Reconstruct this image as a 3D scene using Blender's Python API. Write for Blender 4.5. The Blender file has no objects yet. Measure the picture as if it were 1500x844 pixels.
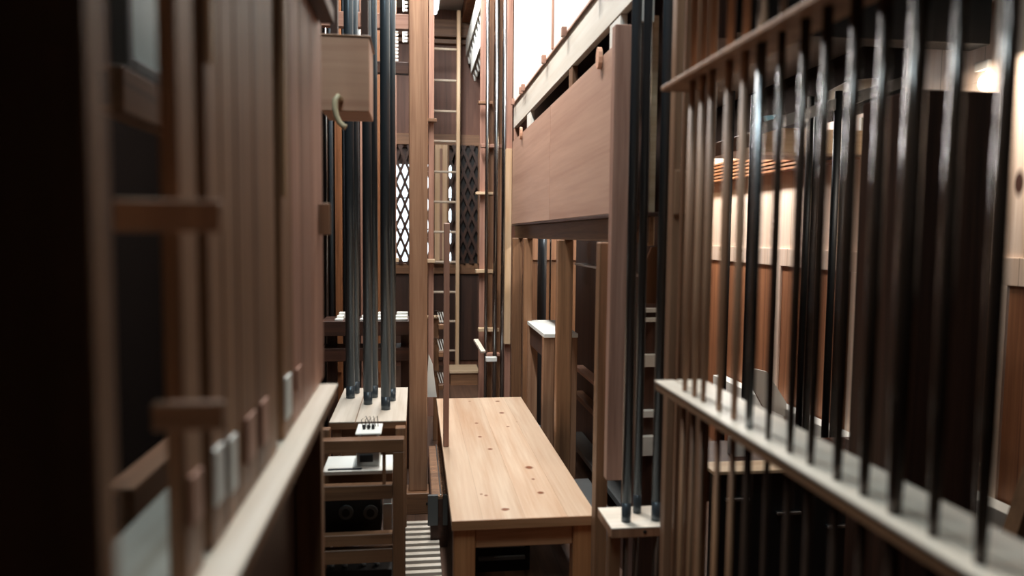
import bpy, bmesh, math, random
from mathutils import Vector
random.seed(7)
S = bpy.context.scene
C = S.collection

# ------------------------------------------------------------------ camera survey (metres, Y runs down the gangway)
F, CX, CY, H = 1080.0, 750.0, 422.0, 1.30
roll = 0.010
a_, b_ = -141.0, 79.0
ra, ub = a_*math.cos(roll)-b_*math.sin(roll), a_*math.sin(roll)+b_*math.cos(roll)
phi = math.atan(ub/F); th = math.atan(-ra*math.cos(phi)/F)
Fw = Vector((math.sin(th)*math.cos(phi), math.cos(th)*math.cos(phi), -math.sin(phi)))
R0 = Vector((math.cos(th), -math.sin(th), 0)); U0 = R0.cross(Fw)
Rt = R0*math.cos(roll)+U0*math.sin(roll); Up = U0*math.cos(roll)-R0*math.sin(roll)
CAM = Vector((0, 0, H))
def ray(x, y): return Fw + Rt*((x-CX)/F) + Up*((CY-y)/F)
def atY(x, y, Y): r = ray(x, y); return CAM + r*(Y/r.y)
def atX(x, y, X): r = ray(x, y); return CAM + r*(X/r.x)
def atZ(x, y, Z): r = ray(x, y); return CAM + r*((Z-H)/r.z)

cam = bpy.data.cameras.new('camera'); co = bpy.data.objects.new('camera', cam); C.objects.link(co)
from mathutils import Matrix
co.matrix_world = Matrix((( Rt.x, Up.x, -Fw.x, 0), (Rt.y, Up.y, -Fw.y, 0), (Rt.z, Up.z, -Fw.z, H), (0, 0, 0, 1)))
cam.sensor_width = 36; cam.lens = 36*F/1500; cam.clip_start = 0.02
cam.dof.use_dof = True; cam.dof.focus_distance = 3.6; cam.dof.aperture_fstop = 2.1
S.camera = co

# ------------------------------------------------------------------ materials
def nodes(name):
    m = bpy.data.materials.new(name); m.use_nodes = True
    nt = m.node_tree; b = nt.nodes['Principled BSDF']
    return m, nt, b
def hexc(h, k=1.0):
    v = [int(h[i:i+2], 16)/255 for i in (0, 2, 4)]
    return tuple((c/12.92 if c <= .04045 else ((c+.055)/1.055)**2.4)*k for c in v)+(1,)
def wood(name, c1, c2, axis='Z', rough=.5, scale=1.0, knots=None, strips=None, bump=.12, knot_density=0):
    m, nt, b = nodes(name); N, L = nt.nodes, nt.links
    tc = N.new('ShaderNodeTexCoord'); oi = N.new('ShaderNodeObjectInfo')
    off = N.new('ShaderNodeVectorMath'); off.operation = 'MULTIPLY_ADD'
    L.new(oi.outputs['Random'], off.inputs[0]); off.inputs[1].default_value = (7.1, 5.3, 3.7) if knots is None and strips is None else (0, 0, 0)
    L.new(tc.outputs['Object'], off.inputs[2])
    mp = N.new('ShaderNodeMapping'); L.new(off.outputs[0], mp.inputs[0])
    s = {'X': (1.2, 30, 30), 'Y': (30, 1.2, 30), 'Z': (30, 30, 1.2)}[axis]
    mp.inputs['Scale'].default_value = tuple(v*scale for v in s)
    n = N.new('ShaderNodeTexNoise'); n.inputs['Scale'].default_value = 1.0; n.inputs['Detail'].default_value = 6; n.inputs['Distortion'].default_value = .6
    L.new(mp.outputs[0], n.inputs['Vector'])
    n2 = N.new('ShaderNodeTexNoise'); n2.inputs['Scale'].default_value = 5.0; n2.inputs['Detail'].default_value = 3
    L.new(mp.outputs[0], n2.inputs['Vector'])
    mx = N.new('ShaderNodeMath'); mx.operation = 'MULTIPLY_ADD'; mx.inputs[1].default_value = .35
    L.new(n2.outputs['Fac'], mx.inputs[0]); L.new(n.outputs['Fac'], mx.inputs[2])
    r = N.new('ShaderNodeValToRGB'); r.color_ramp.elements[0].position = .45; r.color_ramp.elements[1].position = .85
    r.color_ramp.elements[0].color = hexc(c2); r.color_ramp.elements[1].color = hexc(c1)
    L.new(mx.outputs[0], r.inputs[0]); col = r.outputs[0]
    # each piece of timber a little lighter or darker
    hv = N.new('ShaderNodeHueSaturation'); vr = N.new('ShaderNodeMapRange'); vr.inputs[3].default_value = .86; vr.inputs[4].default_value = 1.12
    L.new(oi.outputs['Random'], vr.inputs[0]); L.new(vr.outputs[0], hv.inputs['Value']); L.new(col, hv.inputs['Color']); col = hv.outputs[0]
    sep = N.new('ShaderNodeSeparateXYZ'); L.new(tc.outputs['Object'], sep.inputs[0])
    if strips:                                    # glued staves: (coordinate axis, period)
        ax, per, amt = strips
        d = N.new('ShaderNodeMath'); d.operation = 'DIVIDE'; d.inputs[1].default_value = per; L.new(sep.outputs[ax], d.inputs[0])
        fl = N.new('ShaderNodeMath'); fl.operation = 'FLOOR'; L.new(d.outputs[0], fl.inputs[0])
        wn = N.new('ShaderNodeTexWhiteNoise'); wn.noise_dimensions = '1D'; L.new(fl.outputs[0], wn.inputs['W'])
        mr = N.new('ShaderNodeMapRange'); mr.inputs[3].default_value = 1-amt; mr.inputs[4].default_value = 1+amt*.6
        L.new(wn.outputs['Value'], mr.inputs[0])
        h2 = N.new('ShaderNodeHueSaturation'); L.new(mr.outputs[0], h2.inputs['Value']); L.new(col, h2.inputs['Color']); col = h2.outputs[0]
        fr = N.new('ShaderNodeMath'); fr.operation = 'FRACT'; L.new(d.outputs[0], fr.inputs[0])
        lt = N.new('ShaderNodeMath'); lt.operation = 'LESS_THAN'; lt.inputs[1].default_value = (.0006 if knots else .0022)/per; L.new(fr.outputs[0], lt.inputs[0])
        m3 = N.new('ShaderNodeMixRGB'); m3.blend_type = 'MULTIPLY'; L.new(lt.outputs[0], m3.inputs[0]); L.new(col, m3.inputs[1]); m3.inputs[2].default_value = (.42, .36, .3, 1); col = m3.outputs[0]
    if knot_density:
        vm = N.new('ShaderNodeMapping'); L.new(off.outputs[0], vm.inputs[0])
        q = knot_density; vm.inputs['Scale'].default_value = {'X': (q*.45, q, q), 'Y': (q, q*.45, q), 'Z': (q, q, q*.45)}[axis]
        vo = N.new('ShaderNodeTexVoronoi'); L.new(vm.outputs[0], vo.inputs['Vector']); vo.inputs['Scale'].default_value = 1
        kr = N.new('ShaderNodeMapRange'); kr.inputs[1].default_value = .10; kr.inputs[2].default_value = .045; L.new(vo.outputs['Distance'], kr.inputs[0])
        m4 = N.new('ShaderNodeMixRGB'); L.new(kr.outputs[0], m4.inputs[0]); L.new(col, m4.inputs[1]); m4.inputs[2].default_value = hexc('3a1c10'); col = m4.outputs[0]
    if knots:
        acc = None
        for (kx, ky, kr_) in knots:
            sb = N.new('ShaderNodeVectorMath'); sb.operation = 'SUBTRACT'; L.new(tc.outputs['Object'], sb.inputs[0]); sb.inputs[1].default_value = (kx, ky, 0)
            ml = N.new('ShaderNodeVectorMath'); ml.operation = 'MULTIPLY'; L.new(sb.outputs[0], ml.inputs[0]); ml.inputs[1].default_value = (1/kr_, 1/(kr_*1.15), 0)
            ln = N.new('ShaderNodeVectorMath'); ln.operation = 'LENGTH'; L.new(ml.outputs[0], ln.inputs[0])
            k = N.new('ShaderNodeMapRange'); k.inputs[1].default_value = 1.15; k.inputs[2].default_value = .6; L.new(ln.outputs['Value'], k.inputs[0])
            if acc is None: acc = k.outputs[0]
            else:
                mm = N.new('ShaderNodeMath'); mm.operation = 'MAXIMUM'; L.new(acc, mm.inputs[0]); L.new(k.outputs[0], mm.inputs[1]); acc = mm.outputs[0]
        m5 = N.new('ShaderNodeMixRGB'); L.new(acc, m5.inputs[0]); L.new(col, m5.inputs[1]); m5.inputs[2].default_value = hexc('7a4526'); col = m5.outputs[0]
    L.new(col, b.inputs['Base Color']); b.inputs['Roughness'].default_value = rough
    bp = N.new('ShaderNodeBump'); bp.inputs['Strength'].default_value = bump; bp.inputs['Distance'].default_value = .002
    L.new(mx.outputs[0], bp.inputs['Height']); L.new(bp.outputs[0], b.inputs['Normal'])
    return m
def plain(name, c, rough=.5, metal=0.0, emis=0, noise=.12, ns=8, ecol=None):
    m, nt, b = nodes(name); N, L = nt.nodes, nt.links
    tc = N.new('ShaderNodeTexCoord'); n = N.new('ShaderNodeTexNoise'); n.inputs['Scale'].default_value = ns; n.inputs['Detail'].default_value = 5
    L.new(tc.outputs['Object'], n.inputs['Vector'])
    hv = N.new('ShaderNodeHueSaturation'); hv.inputs['Color'].default_value = hexc(c)
    mr = N.new('ShaderNodeMapRange'); mr.inputs[3].default_value = 1-noise; mr.inputs[4].default_value = 1+noise
    L.new(n.outputs['Fac'], mr.inputs[0]); L.new(mr.outputs[0], hv.inputs['Value']); L.new(hv.outputs[0], b.inputs['Base Color'])
    b.inputs['Roughness'].default_value = rough; b.inputs['Metallic'].default_value = metal
    if emis:
        b.inputs['Emission Color'].default_value = hexc(ecol or c); b.inputs['Emission Strength'].default_value = emis
    return m
M = {}
M['oak']      = wood('oak_post', 'b28a6c', '8a634a', 'Z', .5)
M['brown']    = wood('brown_timber', '956d4e', '664832', 'Z', .5)
M['brownX']   = wood('brown_timber_x', '956d4e', '664832', 'X', .5)
M['brownY']   = wood('brown_timber_y', '956d4e', '664832', 'Y', .5)
M['pink']     = wood('pinkish_timber', 'b68d7a', '8e6656', 'Z', .5)
M['pinkY']    = wood('pinkish_timber_y', 'c9a28c', 'b08874', 'Y', .5, scale=.45, bump=.03)
M['pinkX']    = wood('pinkish_timber_x', 'b68d7a', '8e6656', 'X', .5)
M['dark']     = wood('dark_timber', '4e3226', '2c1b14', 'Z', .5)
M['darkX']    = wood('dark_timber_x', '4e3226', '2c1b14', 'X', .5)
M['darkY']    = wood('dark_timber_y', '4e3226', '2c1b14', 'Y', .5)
M['orange']   = wood('orange_timber', 'a8714a', '7c4e30', 'Z', .5, knot_density=5)
M['pale']     = wood('pale_timber', 'e2c6a4', 'c9a47c', 'Z', .5)
M['paleX']    = wood('pale_timber_x', 'e0c8a8', 'c8a883', 'X', .5)
M['paleY']    = wood('pale_timber_y', 'e0ccb0', 'ccb294', 'Y', .45)
M['sill']     = wood('sill_timber_y', 'e6ddcf', 'cfc2b0', 'Y', .4)
M['sillX']    = wood('sill_timber_x', 'e6ddcf', 'cfc2b0', 'X', .4)
M['chest']    = wood('chest_ply', 'deae90', 'c8957a', 'X', .5, scale=.5)
M['white']    = wood('whitish_board', 'eeece4', 'e4ddd0', 'Z', .5, bump=.04, scale=.5)
M['whiteY']   = wood('whitish_board_y', 'ebe6da', 'dcd2c2', 'Y', .5, bump=.04, scale=.5)
M['tin']      = plain('dull_pipe_metal', '8c8e90', .25, 1.0, noise=.15, ns=3)
M['lead']     = plain('dark_pipe_metal', '4c555c', .28, .45, noise=.05, ns=3)
M['copper']   = plain('browned_pipe_metal', '3c2f27', .14, .35, noise=.05, ns=3)
M['iron']     = plain('dark_iron', '1e2022', .45, .6)
M['black']    = plain('black_paint', '0d0c0c', .55, 0)
M['grey']     = plain('grey_paint', '5d6060', .5, 0)
M['alu']      = plain('bare_aluminium', 'b9bdbe', .35, 1.0)
M['card']     = plain('white_card', 'e8ebe6', .6, 0, noise=.04)
M['bone']     = plain('bone_lacquer', 'd9c7a2', .35, 0)
M['blue']     = plain('blue_plastic', '1f4f78', .4, 0)
M['plaster']  = plain('ceiling_plaster', 'e6e2da', .8, 0, noise=.04)
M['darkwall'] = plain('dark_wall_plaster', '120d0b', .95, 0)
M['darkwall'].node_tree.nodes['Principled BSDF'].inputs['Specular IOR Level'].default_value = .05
M['rung'] = wood('rung_timber', 'f0e2d0', 'dcc8b0', 'X', .5)

# ------------------------------------------------------------------ mesh helpers
class MB:
    def __init__(s): s.v = []; s.f = []; s.sm = []
    def add(s, vs, fs, smooth=False):
        o = len(s.v); s.v += [Vector(v) for v in vs]; s.f += [[i+o for i in f] for f in fs]; s.sm += [smooth]*len(fs); return s
    def box(s, x0, x1, y0, y1, z0, z1, bev=.0015):
        x0, x1 = sorted((x0, x1)); y0, y1 = sorted((y0, y1)); z0, z1 = sorted((z0, z1))
        b = min(bev, (x1-x0)*.3, (y1-y0)*.3, (z1-z0)*.3)
        bm = bmesh.new(); bmesh.ops.create_cube(bm, size=1)
        for v in bm.verts: v.co = Vector(((x0+x1)/2+v.co.x*(x1-x0), (y0+y1)/2+v.co.y*(y1-y0), (z0+z1)/2+v.co.z*(z1-z0)))
        if b > 1e-5: bmesh.ops.bevel(bm, geom=bm.edges[:], offset=b, segments=1, affect='EDGES')
        bm.verts.index_update(); s.add([v.co.copy() for v in bm.verts], [[v.index for v in f.verts] for f in bm.faces]); bm.free(); return s
    def tube(s, pts, r, n=16, caps=True):
        pts = [Vector(p) for p in pts]; rs = r if isinstance(r, (list, tuple)) else [r]*len(pts)
        vs, fs = [], []; ref = None
        for i, p in enumerate(pts):
            d = (pts[min(i+1, len(pts)-1)]-pts[max(i-1, 0)]).normalized()
            if ref is None: ref = d.orthogonal().normalized()
            else: ref = (ref-d*ref.dot(d)).normalized()
            q = d.cross(ref)
            for k in range(n):
                t = 2*math.pi*k/n; vs.append(p+(ref*math.cos(t)+q*math.sin(t))*rs[i])
        for i in range(len(pts)-1):
            for k in range(n): a = i*n+k; b = i*n+(k+1) % n; fs.append([a, b, b+n, a+n])
        s.add(vs, fs, True)
        if caps:
            o = len(s.v)-len(vs); s.f += [[o+k for k in range(n)][::-1], [o+len(vs)-n+k for k in range(n)]]; s.sm += [False, False]
        return s
    def beam(s, a, b, w, h, up=(0, 0, 1)):          # a bar of section w x h from a to b
        a, b = Vector(a), Vector(b); d = (b-a).normalized(); u = Vector(up); sd = d.cross(u).normalized(); u = sd.cross(d).normalized()
        vs = [p+sd*(w/2*i)+u*(h/2*j) for p in (a, b) for i, j in ((-1, -1), (1, -1), (1, 1), (-1, 1))]
        return s.add(vs, [[0, 1, 2, 3][::-1], [4, 5, 6, 7], [0, 1, 5, 4], [1, 2, 6, 5], [2, 3, 7, 6], [3, 0, 4, 7]])
    def prism(s, poly, ax, t0, t1):                  # polygon in the two other axes, extruded along ax
        f = {'X': lambda p, t: (t, p[0], p[1]), 'Y': lambda p, t: (p[0], t, p[1]), 'Z': lambda p, t: (p[0], p[1], t)}[ax]
        n = len(poly); vs = [f(p, t0) for p in poly]+[f(p, t1) for p in poly]
        return s.add(vs, [list(range(n)), list(range(n, 2*n))[::-1]]+[[i, i+n, (i+1) % n+n, (i+1) % n] for i in range(n)])
    def obj(s, name, mat, parent=None, label=None, cat=None, group=None, kind=None, origin=None):
        if parent is not None: o0 = Vector(parent.get('_o', (0, 0, 0)))
        elif origin is not None: o0 = Vector(origin)
        elif kind == 'structure': o0 = Vector((0, 0, 0))
        else:
            lo = [min(v[i] for v in s.v) for i in range(3)]; hi = [max(v[i] for v in s.v) for i in range(3)]
            o0 = Vector(((lo[0]+hi[0])/2, (lo[1]+hi[1])/2, lo[2]))
        me = bpy.data.meshes.new(name); me.from_pydata([v-o0 for v in s.v], [], s.f)
        me.polygons.foreach_set('use_smooth', s.sm)
        bm = bmesh.new(); bm.from_mesh(me); bmesh.ops.recalc_face_normals(bm, faces=bm.faces[:]); bm.to_mesh(me); bm.free()
        me.materials.append(mat); o = bpy.data.objects.new(name, me); C.objects.link(o)
        if parent is not None:
            o.parent = parent; o['_o'] = list(o0)
            # object origin stays at the thing's base
        else: o.location = o0; o['_o'] = list(o0)
        if label: o['label'] = label
        if cat: o['category'] = cat
        if group: o['group'] = group
        if kind: o['kind'] = kind
        return o
def thing(name, loc, label, cat, group=None):
    o = bpy.data.objects.new(name, None); C.objects.link(o); o.location = loc; o.empty_display_size = .05
    o['label'] = label; o['category'] = cat; o['_o'] = list(loc)
    if group: o['group'] = group
    return o
def B(*a, **k): return MB().box(*a, **k)
def pbox(x0, y0, x1, y1, Y, d, bev=.0015):           # box with a front face surveyed at distance Y
    ym, xm = (y0+y1)/2, (x0+x1)/2
    return (atY(x0, ym, Y).x, atY(x1, ym, Y).x, Y, Y+d, atY(xm, y1, Y).z, atY(xm, y0, Y).z)
ORD = ['first', 'second', 'third', 'fourth', 'fifth', 'sixth', 'seventh', 'eighth', 'ninth', 'tenth', 'eleventh', 'twelfth', 'thirteenth', 'fourteenth', 'fifteenth', 'sixteenth', 'seventeenth', 'eighteenth', 'nineteenth', 'twentieth']
def struct(name, mb, mat, **k): return mb.obj(name, mat, kind='structure', **k)

XL, XR, YN, YB, ZC = -1.5, 1.92, -1.0, 7.3, 3.46

# ------------------------------------------------------------------ the room
M['floorw'] = wood('floor_boards', '5c4334', '3c2a20', 'Y', .5, strips=(0, .14, .25))
M['backw'] = wood('back_wall_boards', '7e5340', '5a3828', 'Z', .55, strips=(0, .17, .2))
M['rightw'] = wood('right_wall_boards', 'ecd8c8', 'dcc0aa', 'Z', .5, strips=(1, .21, .12), knot_density=4)
struct('floor', B(XL, XR, YN, YB, -.1, 0, bev=0), M['floorw'])
struct('ceiling', B(XL, XR, YN, YB+.1, ZC, ZC+.1, bev=0), M['plaster'])
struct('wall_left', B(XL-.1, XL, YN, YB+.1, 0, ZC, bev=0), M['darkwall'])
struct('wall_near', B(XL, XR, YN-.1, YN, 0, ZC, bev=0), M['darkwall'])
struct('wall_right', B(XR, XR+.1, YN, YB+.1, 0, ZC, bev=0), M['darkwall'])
wl, wr = atY(574, 300, YB).x, atY(666, 300, YB).x
wt, wb = atY(620, 216, YB).z, atY(620, 388, YB).z
m = MB(); m.box(XL, wl, YB, YB+.1, 0, ZC, bev=0); m.box(wr, XR, YB, YB+.1, 0, ZC, bev=0); m.box(wl, wr, YB, YB+.1, 0, wb, bev=0); m.box(wl, wr, YB, YB+.1, wt, ZC, bev=0)
struct('wall_back', m, M['backw'])
# window in the back wall
m = MB()
m.box(wl, wl+.03, YB+.03, YB+.08, wb, wt); m.box(wr-.03, wr, YB+.03, YB+.08, wb, wt); m.box(wl, wr, YB+.03, YB+.08, wb, wb+.03); m.box(wl, wr, YB+.03, YB+.08, wt-.16, wt)
for k in (290, 336): z = atY(620, k, YB).z; m.box(wl, wr, YB+.04, YB+.06, z-.006, z+.006, bev=0)
m.box(atY(645, 300, YB).x-.01, atY(645, 300, YB).x+.01, YB+.04, YB+.06, wb, wt, bev=0)
win = struct('window_1', m, M['dark'])
gm, nt, b = nodes('window_glass'); N, L = nt.nodes, nt.links
tr = N.new('ShaderNodeBsdfTransparent'); gl = N.new('ShaderNodeBsdfGlossy'); gl.inputs['Roughness'].default_value = .05; ms = N.new('ShaderNodeMixShader'); fz = N.new('ShaderNodeFresnel')
L.new(fz.outputs[0], ms.inputs[0]); L.new(tr.outputs[0], ms.inputs[1]); L.new(gl.outputs[0], ms.inputs[2]); L.new(ms.outputs[0], nt.nodes['Material Output'].inputs[0])
B(wl+.03, wr-.03, YB+.068, YB+.072, wb+.03, wt-.16, bev=0).obj('window_pane', gm, win)
# rail above and below the lattice on the back wall
for k, (ya, yb, d) in enumerate(((196, 212, .05), (386, 401, .05), (27, 52, .10), (56, 62, .06))):
    p = pbox(500, ya, 742, yb, YB-d, d); struct('trim_%d' % (k+1), B(p[0], p[1], YB-d, YB, p[4], p[5]), M['brownX'])

p = pbox(574, 402, 742, 560, YB-.02, .02); struct('wall_dado_back', B(p[0], p[1]+.4, YB-.02, YB-.0005, .05, p[5]), wood('back_dado', '4a3024', '2e1d16', 'Z', .55, strips=(0, .3, .2)))
# folding lattice over window and wall
def lattice(x0, x1, y0, y1, label, stp=12.6, Y=YB-.06):
    X0, X1 = atY(x0, 300, Y).x, atY(x1, 300, Y).x; Z0, Z1 = atY((x0+x1)/2, y1, Y).z, atY((x0+x1)/2, y0, Y).z
    t = thing('lattice_screen', ((X0+X1)/2, Y, Z0), label, 'lattice')
    stp = stp/1080*Y; h = Z1-Z0; sl = .40   # dx/dz of the diagonal laths
    for sgn, yy, nm in ((1, Y, 'rising_laths'), (-1, Y-.012, 'falling_laths')):
        m = MB(); n = int((X1-X0+h*sl)/stp)+2
        for i in range(-1, n):
            xa = (X0-h*sl+i*stp) if sgn > 0 else (X1+h*sl-i*stp)
            xb = xa+sgn*h*sl
            # clip to the frame
            za, zb = 0, h
            def zz(x): return (x-xa)/(xb-xa)*h
            lo, hi = sorted((zz(X0), zz(X1))); za, zb = max(0, lo), min(h, hi)
            if zb-za < .03: continue
            m.beam((xa+sgn*sl*za, yy, Z0+za), (xa+sgn*sl*zb, yy, Z0+zb), .010, .026, up=(1, 0, 0))
        m.obj(nm, M['dark'], t)
    fr = MB()
    for xx in (X0, X1): fr.box(xx-.008, xx+.008, Y-.03, Y+.01, Z0, Z1)
    fr.obj('frame', M['brown'], t)
lattice(576, 636, 213, 386, 'wooden folding lattice across the lit window, partly behind the tall oak post')
lattice(656, 701, 213, 386, 'wooden lattice on the dark wall right of the ladder')
bq0, bq1 = atY(668, 300, YB-.03).x, atY(700, 300, YB-.03).x
struct('trim_10', B(bq0, bq1, YB-.022, YB, atY(680, 386, YB).z, atY(680, 213, YB).z), M['black'])  # black sheet added to stand in for the unlit dark behind the lattice
# board over the window
x0, x1 = atY(637, 300, 7.17).x, atY(655, 300, 7.17).x
t = thing('cover_board', ((x0+x1)/2, 7.17, atY(646, 384, 7.17).z), 'pale upright board in front of the window, behind the ladder', 'board')
m = B(x0, x1, 7.17, 7.22, atY(646, 386, 7.17).z, atY(646, 212, 7.17).z); m.obj('board', M['pale'], t)
xm = (x0+x1)/2; B(xm-.012, xm+.012, 7.15, 7.17, atY(646, 380, 7.17).z, atY(646, 218, 7.17).z).obj('centre_batten', M['pink'], t)

# ladder
YL = 6.95
xl, xr = atY(632, 300, YL).x, atY(670.5, 300, YL).x
t = thing('ladder', ((xl+xr)/2, YL, 0), 'tall narrow wooden ladder against the back wall', 'ladder')
for x in (xl, xr): B(x-.017, x+.017, YL-.03, YL+.03, 0, 3.35, bev=.004).obj('stile', M['pale'], t)
for y in (72, 118, 163, 207, 252, 296, 340, 384, 428, 471, 514):
    z = atY(650, y, YL).z; MB().tube([(xl+.015, YL, z), (xr-.015, YL, z)], .011, 10).obj('rung', M['rung'], t)

# wooden box and batten on the floor under the ladder
p = pbox(660, 543, 700, 576, 6.3, .3); z0 = p[4]
t = thing('storage_case', ((p[0]+p[1])/2, 6.45, 0), 'low brown wooden case on the floor at the ladder foot', 'case')
B(p[0], p[1], 6.3, 6.6, 0, p[5]-.02).obj('body', M['brownX'], t); B(p[0]-.01, p[1]+.01, 6.28, 6.6, p[5]-.02, p[5]).obj('lid', M['paleX'], t)
q0, q1 = atZ(690, 570, .35), atZ(699, 584, .35)
m = MB(); m.beam((q0.x, q0.y-.3, .05), (q0.x+.07, q0.y-1.0, .05), .05, .04); 
m.obj('floor_batten', M['pinkY'], label='short pinkish batten lying on the floor beyond the bench', cat='batten')

# ------------------------------------------------------------------ bench
ZB = atY(663, 764, 2.15).z
nl, nr = atZ(663, 764, ZB), atZ(873, 755, ZB); fl_, fr_ = atZ(638.5, 583, ZB), atZ(765, 582.5, ZB)
bx0, bx1, by0, by1 = (nl.x+fl_.x)/2, (nr.x+fr_.x)/2, (nl.y+nr.y)/2, (fl_.y+fr_.y)/2
print('BENCH', bx0, bx1, by0, by1, ZB)
kn = [(743, 746, .006), (739.5, 746.5, .009), (792, 722, .009), (775, 685, .012), (781, 702, .005), (718, 658, .008), (703, 640, .007), (698, 620, .007), (744, 625, .006), (735, 605, .010), (729, 588, .009), (688, 588, .006), (705, 724, .004), (712, 726, .005), (757, 618, .003)]
bo = Vector(((bx0+bx1)/2, (by0+by1)/2, 0))
knl = [(atZ(a, b2, ZB).x-bo.x, atZ(a, b2, ZB).y-bo.y, r*1.35) for a, b2, r in kn]
M['bench'] = wood('pine_bench_top', 'dac3aa', 'c09c7e', 'Y', .36, scale=.6, knots=knl, strips=(0, .13, .11), bump=.03)
M['benchleg'] = wood('pine_bench_leg', 'c48a5c', 'a2693f', 'Z', .5)
M['benchap'] = wood('pine_bench_apron', 'cb9870', 'a8754c', 'X', .5)
t = thing('bench', bo, 'long knotty pine bench standing in the middle of the gangway', 'bench')
B(bx0, bx1, by0+.0025, by1, ZB-.030, ZB, bev=.0015).obj('bench_top', M['bench'], t)
B(bx0, bx1, by0, by0+.0023, ZB-.030, ZB-.0008, bev=.0005).obj('end_grain', M['benchap'], t)
for x in (bx0+.006, bx1-.066-.006):
    for y in (by0+.012, by1-.07):
        B(x, x+.066, y, y+.055, 0, ZB-.031, bev=.003).obj('leg', M['benchleg'], t)
for y in (by0+.022, by1-.045): B(bx0+.073, bx1-.073, y, y+.025, ZB-.095, ZB-.031).obj('apron', M['benchap'], t)
for x in (bx0+.02, bx1-.045): B(x, x+.025, by0+.068, by1-.071, ZB-.095, ZB-.031).obj('side_apron', M['brownY'], t)
# the stick standing on the bench
a = atZ(653.5, 655, ZB); w = .0115
B(a.x-w, a.x+w, a.y-.0, a.y+.03, ZB+.0005, atY(656.5, 327, a.y).z, bev=.002).obj('upright_stick', M['pink'], label='thin reddish stick standing on the left edge of the bench', cat='stick')

# ------------------------------------------------------------------ tall oak post left of the bench
YP = 3.4
x0, x1 = atY(599, 300, YP).x, atY(626.5, 300, YP).x; x1p = x1
t = thing('timber_post', ((x0+x1)/2, YP, 0), 'tall oak post rising left of the bench', 'post')
B(x0, x1, YP, YP+.07, .10, ZC, bev=.004).obj('post', M['oak'], t)
p = pbox(594, 741, 638, 768, YP-.03, .13); B(p[0], p[1], p[2], p[3], 0, .1, bev=.003).obj('foot_block', M['brownX'], t)
for z in (.05,): MB().tube([(p[0]+.10, p[2]-.003, z), (p[0]+.10, p[2]+.01, z)], .006, 10).obj('bolt', M['black'], t)
# cross rails left of post (upper, pale and dark)
for (ya, yb, mt, lb, xa) in ((18, 40, M['pinkX'], 'greyish cross rail high up between the tall oak post and the left pipes', 470), (90, 107, M['darkX'], 'dark cross rail between the oak post and the left pipes, below the greyish one', 540)):
    p = pbox(xa, ya, 598.6, yb, YP+.01, .04); B(*p).obj('cross_rail', mt, label=lb, cat='rail')

# narrow boards between post and ladder, each ending on a small shelf bracket
def slat(x0, x1, y0, y1, Y, d, mat, label, brk=None, name='upright_board', cat='board'):
    xm = (x0+x1)/2; X0, X1 = atY(x0, (y0+y1)/2, Y).x, atY(x1, (y0+y1)/2, Y).x
    z1 = atY(xm, y0, Y).z if y0 > 0 else ZC; z0 = atY(xm, y1, Y).z if y1 < 800 else 0
    z0 = max(z0, 0)
    t = thing(name, ((X0+X1)/2, Y, z0), label, cat)
    B(X0, X1, Y, Y+d, z0, z1, bev=.002).obj('board', mat, t)
    for (bx0_, bx1_, yy, hh, mm) in (brk or []):
        p = pbox(bx0_, yy, bx1_, yy+hh, Y-.06, .058); B(*p).obj('bracket', mm, t)
    return t
slat(627.5, 635.5, 0, 610, 4.3, .03, M['pink'], 'narrow pinkish board just right of the tall oak post', [(622, 640, 173, 5, M['brownX']), (620, 637, 380, 5, M['paleX'])])
slat(575, 580.5, 0, 385, 5.6, .03, M['pink'], 'narrow pinkish board seen between the metal pipes and the oak post', [(573, 584, 378, 6, M['paleX'])])
# pale wedge
q = [(624, 582), (640, 582), (634, 535), (628, 520)]
Yw = 3.9; m = MB(); m.prism([(atY(x, y, Yw).x, atY(x, y, Yw).z) for x, y in q], 'Y', Yw, Yw+.03)
m.obj('shim_wedge', M['card'], label='pale tapering wedge beside the foot of the narrow pinkish board', cat='wedge')
# contact rack: a post carrying little pale sticks
x0, x1 = atY(634.5, 520, 4.6).x, atY(643, 520, 4.6).x
t = thing('contact_rack', ((x0+x1)/2, 4.6, 0), 'wooden upright with three bundles of small pale contact sticks and wires', 'rack')
B(x0, x1, 4.6, 4.64, 0, atY(640, 466, 4.6).z).obj('upright', M['brown'], t)
B(x0-.04, x1+.005, 4.58, 4.64, atY(640, 466, 4.6).z, atY(640, 463, 4.6).z).obj('cap', M['paleX'], t)
for yy in (462, 502, 550):
    for k in range(3):
        a = atY(645+3.5*k, yy+10, 4.58); MB().beam((a.x, 4.56, a.z), (a.x-.018, 4.56, a.z+.065), .006, .008, up=(0, 1, 0)).obj('contact_stick', M['card'], t)
    a = atY(645, yy+13, 4.58); B(a.x-.012, a.x+.035, 4.55, 4.6, a.z-.03, a.z).obj('contact_block', M['brownX'], t)
    w = MB()
    for k in range(4):
        a = atY(634+k*2, yy+3, 4.56); w.tube([a, a+Vector((-.01, -.01, .03)), a+Vector((.012, -.015, .045)), a+Vector((.025, 0, .02)), a+Vector((.03, 0, -.02))], .0016, 6)
    w.obj('wires', M['copper'], t)
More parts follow.
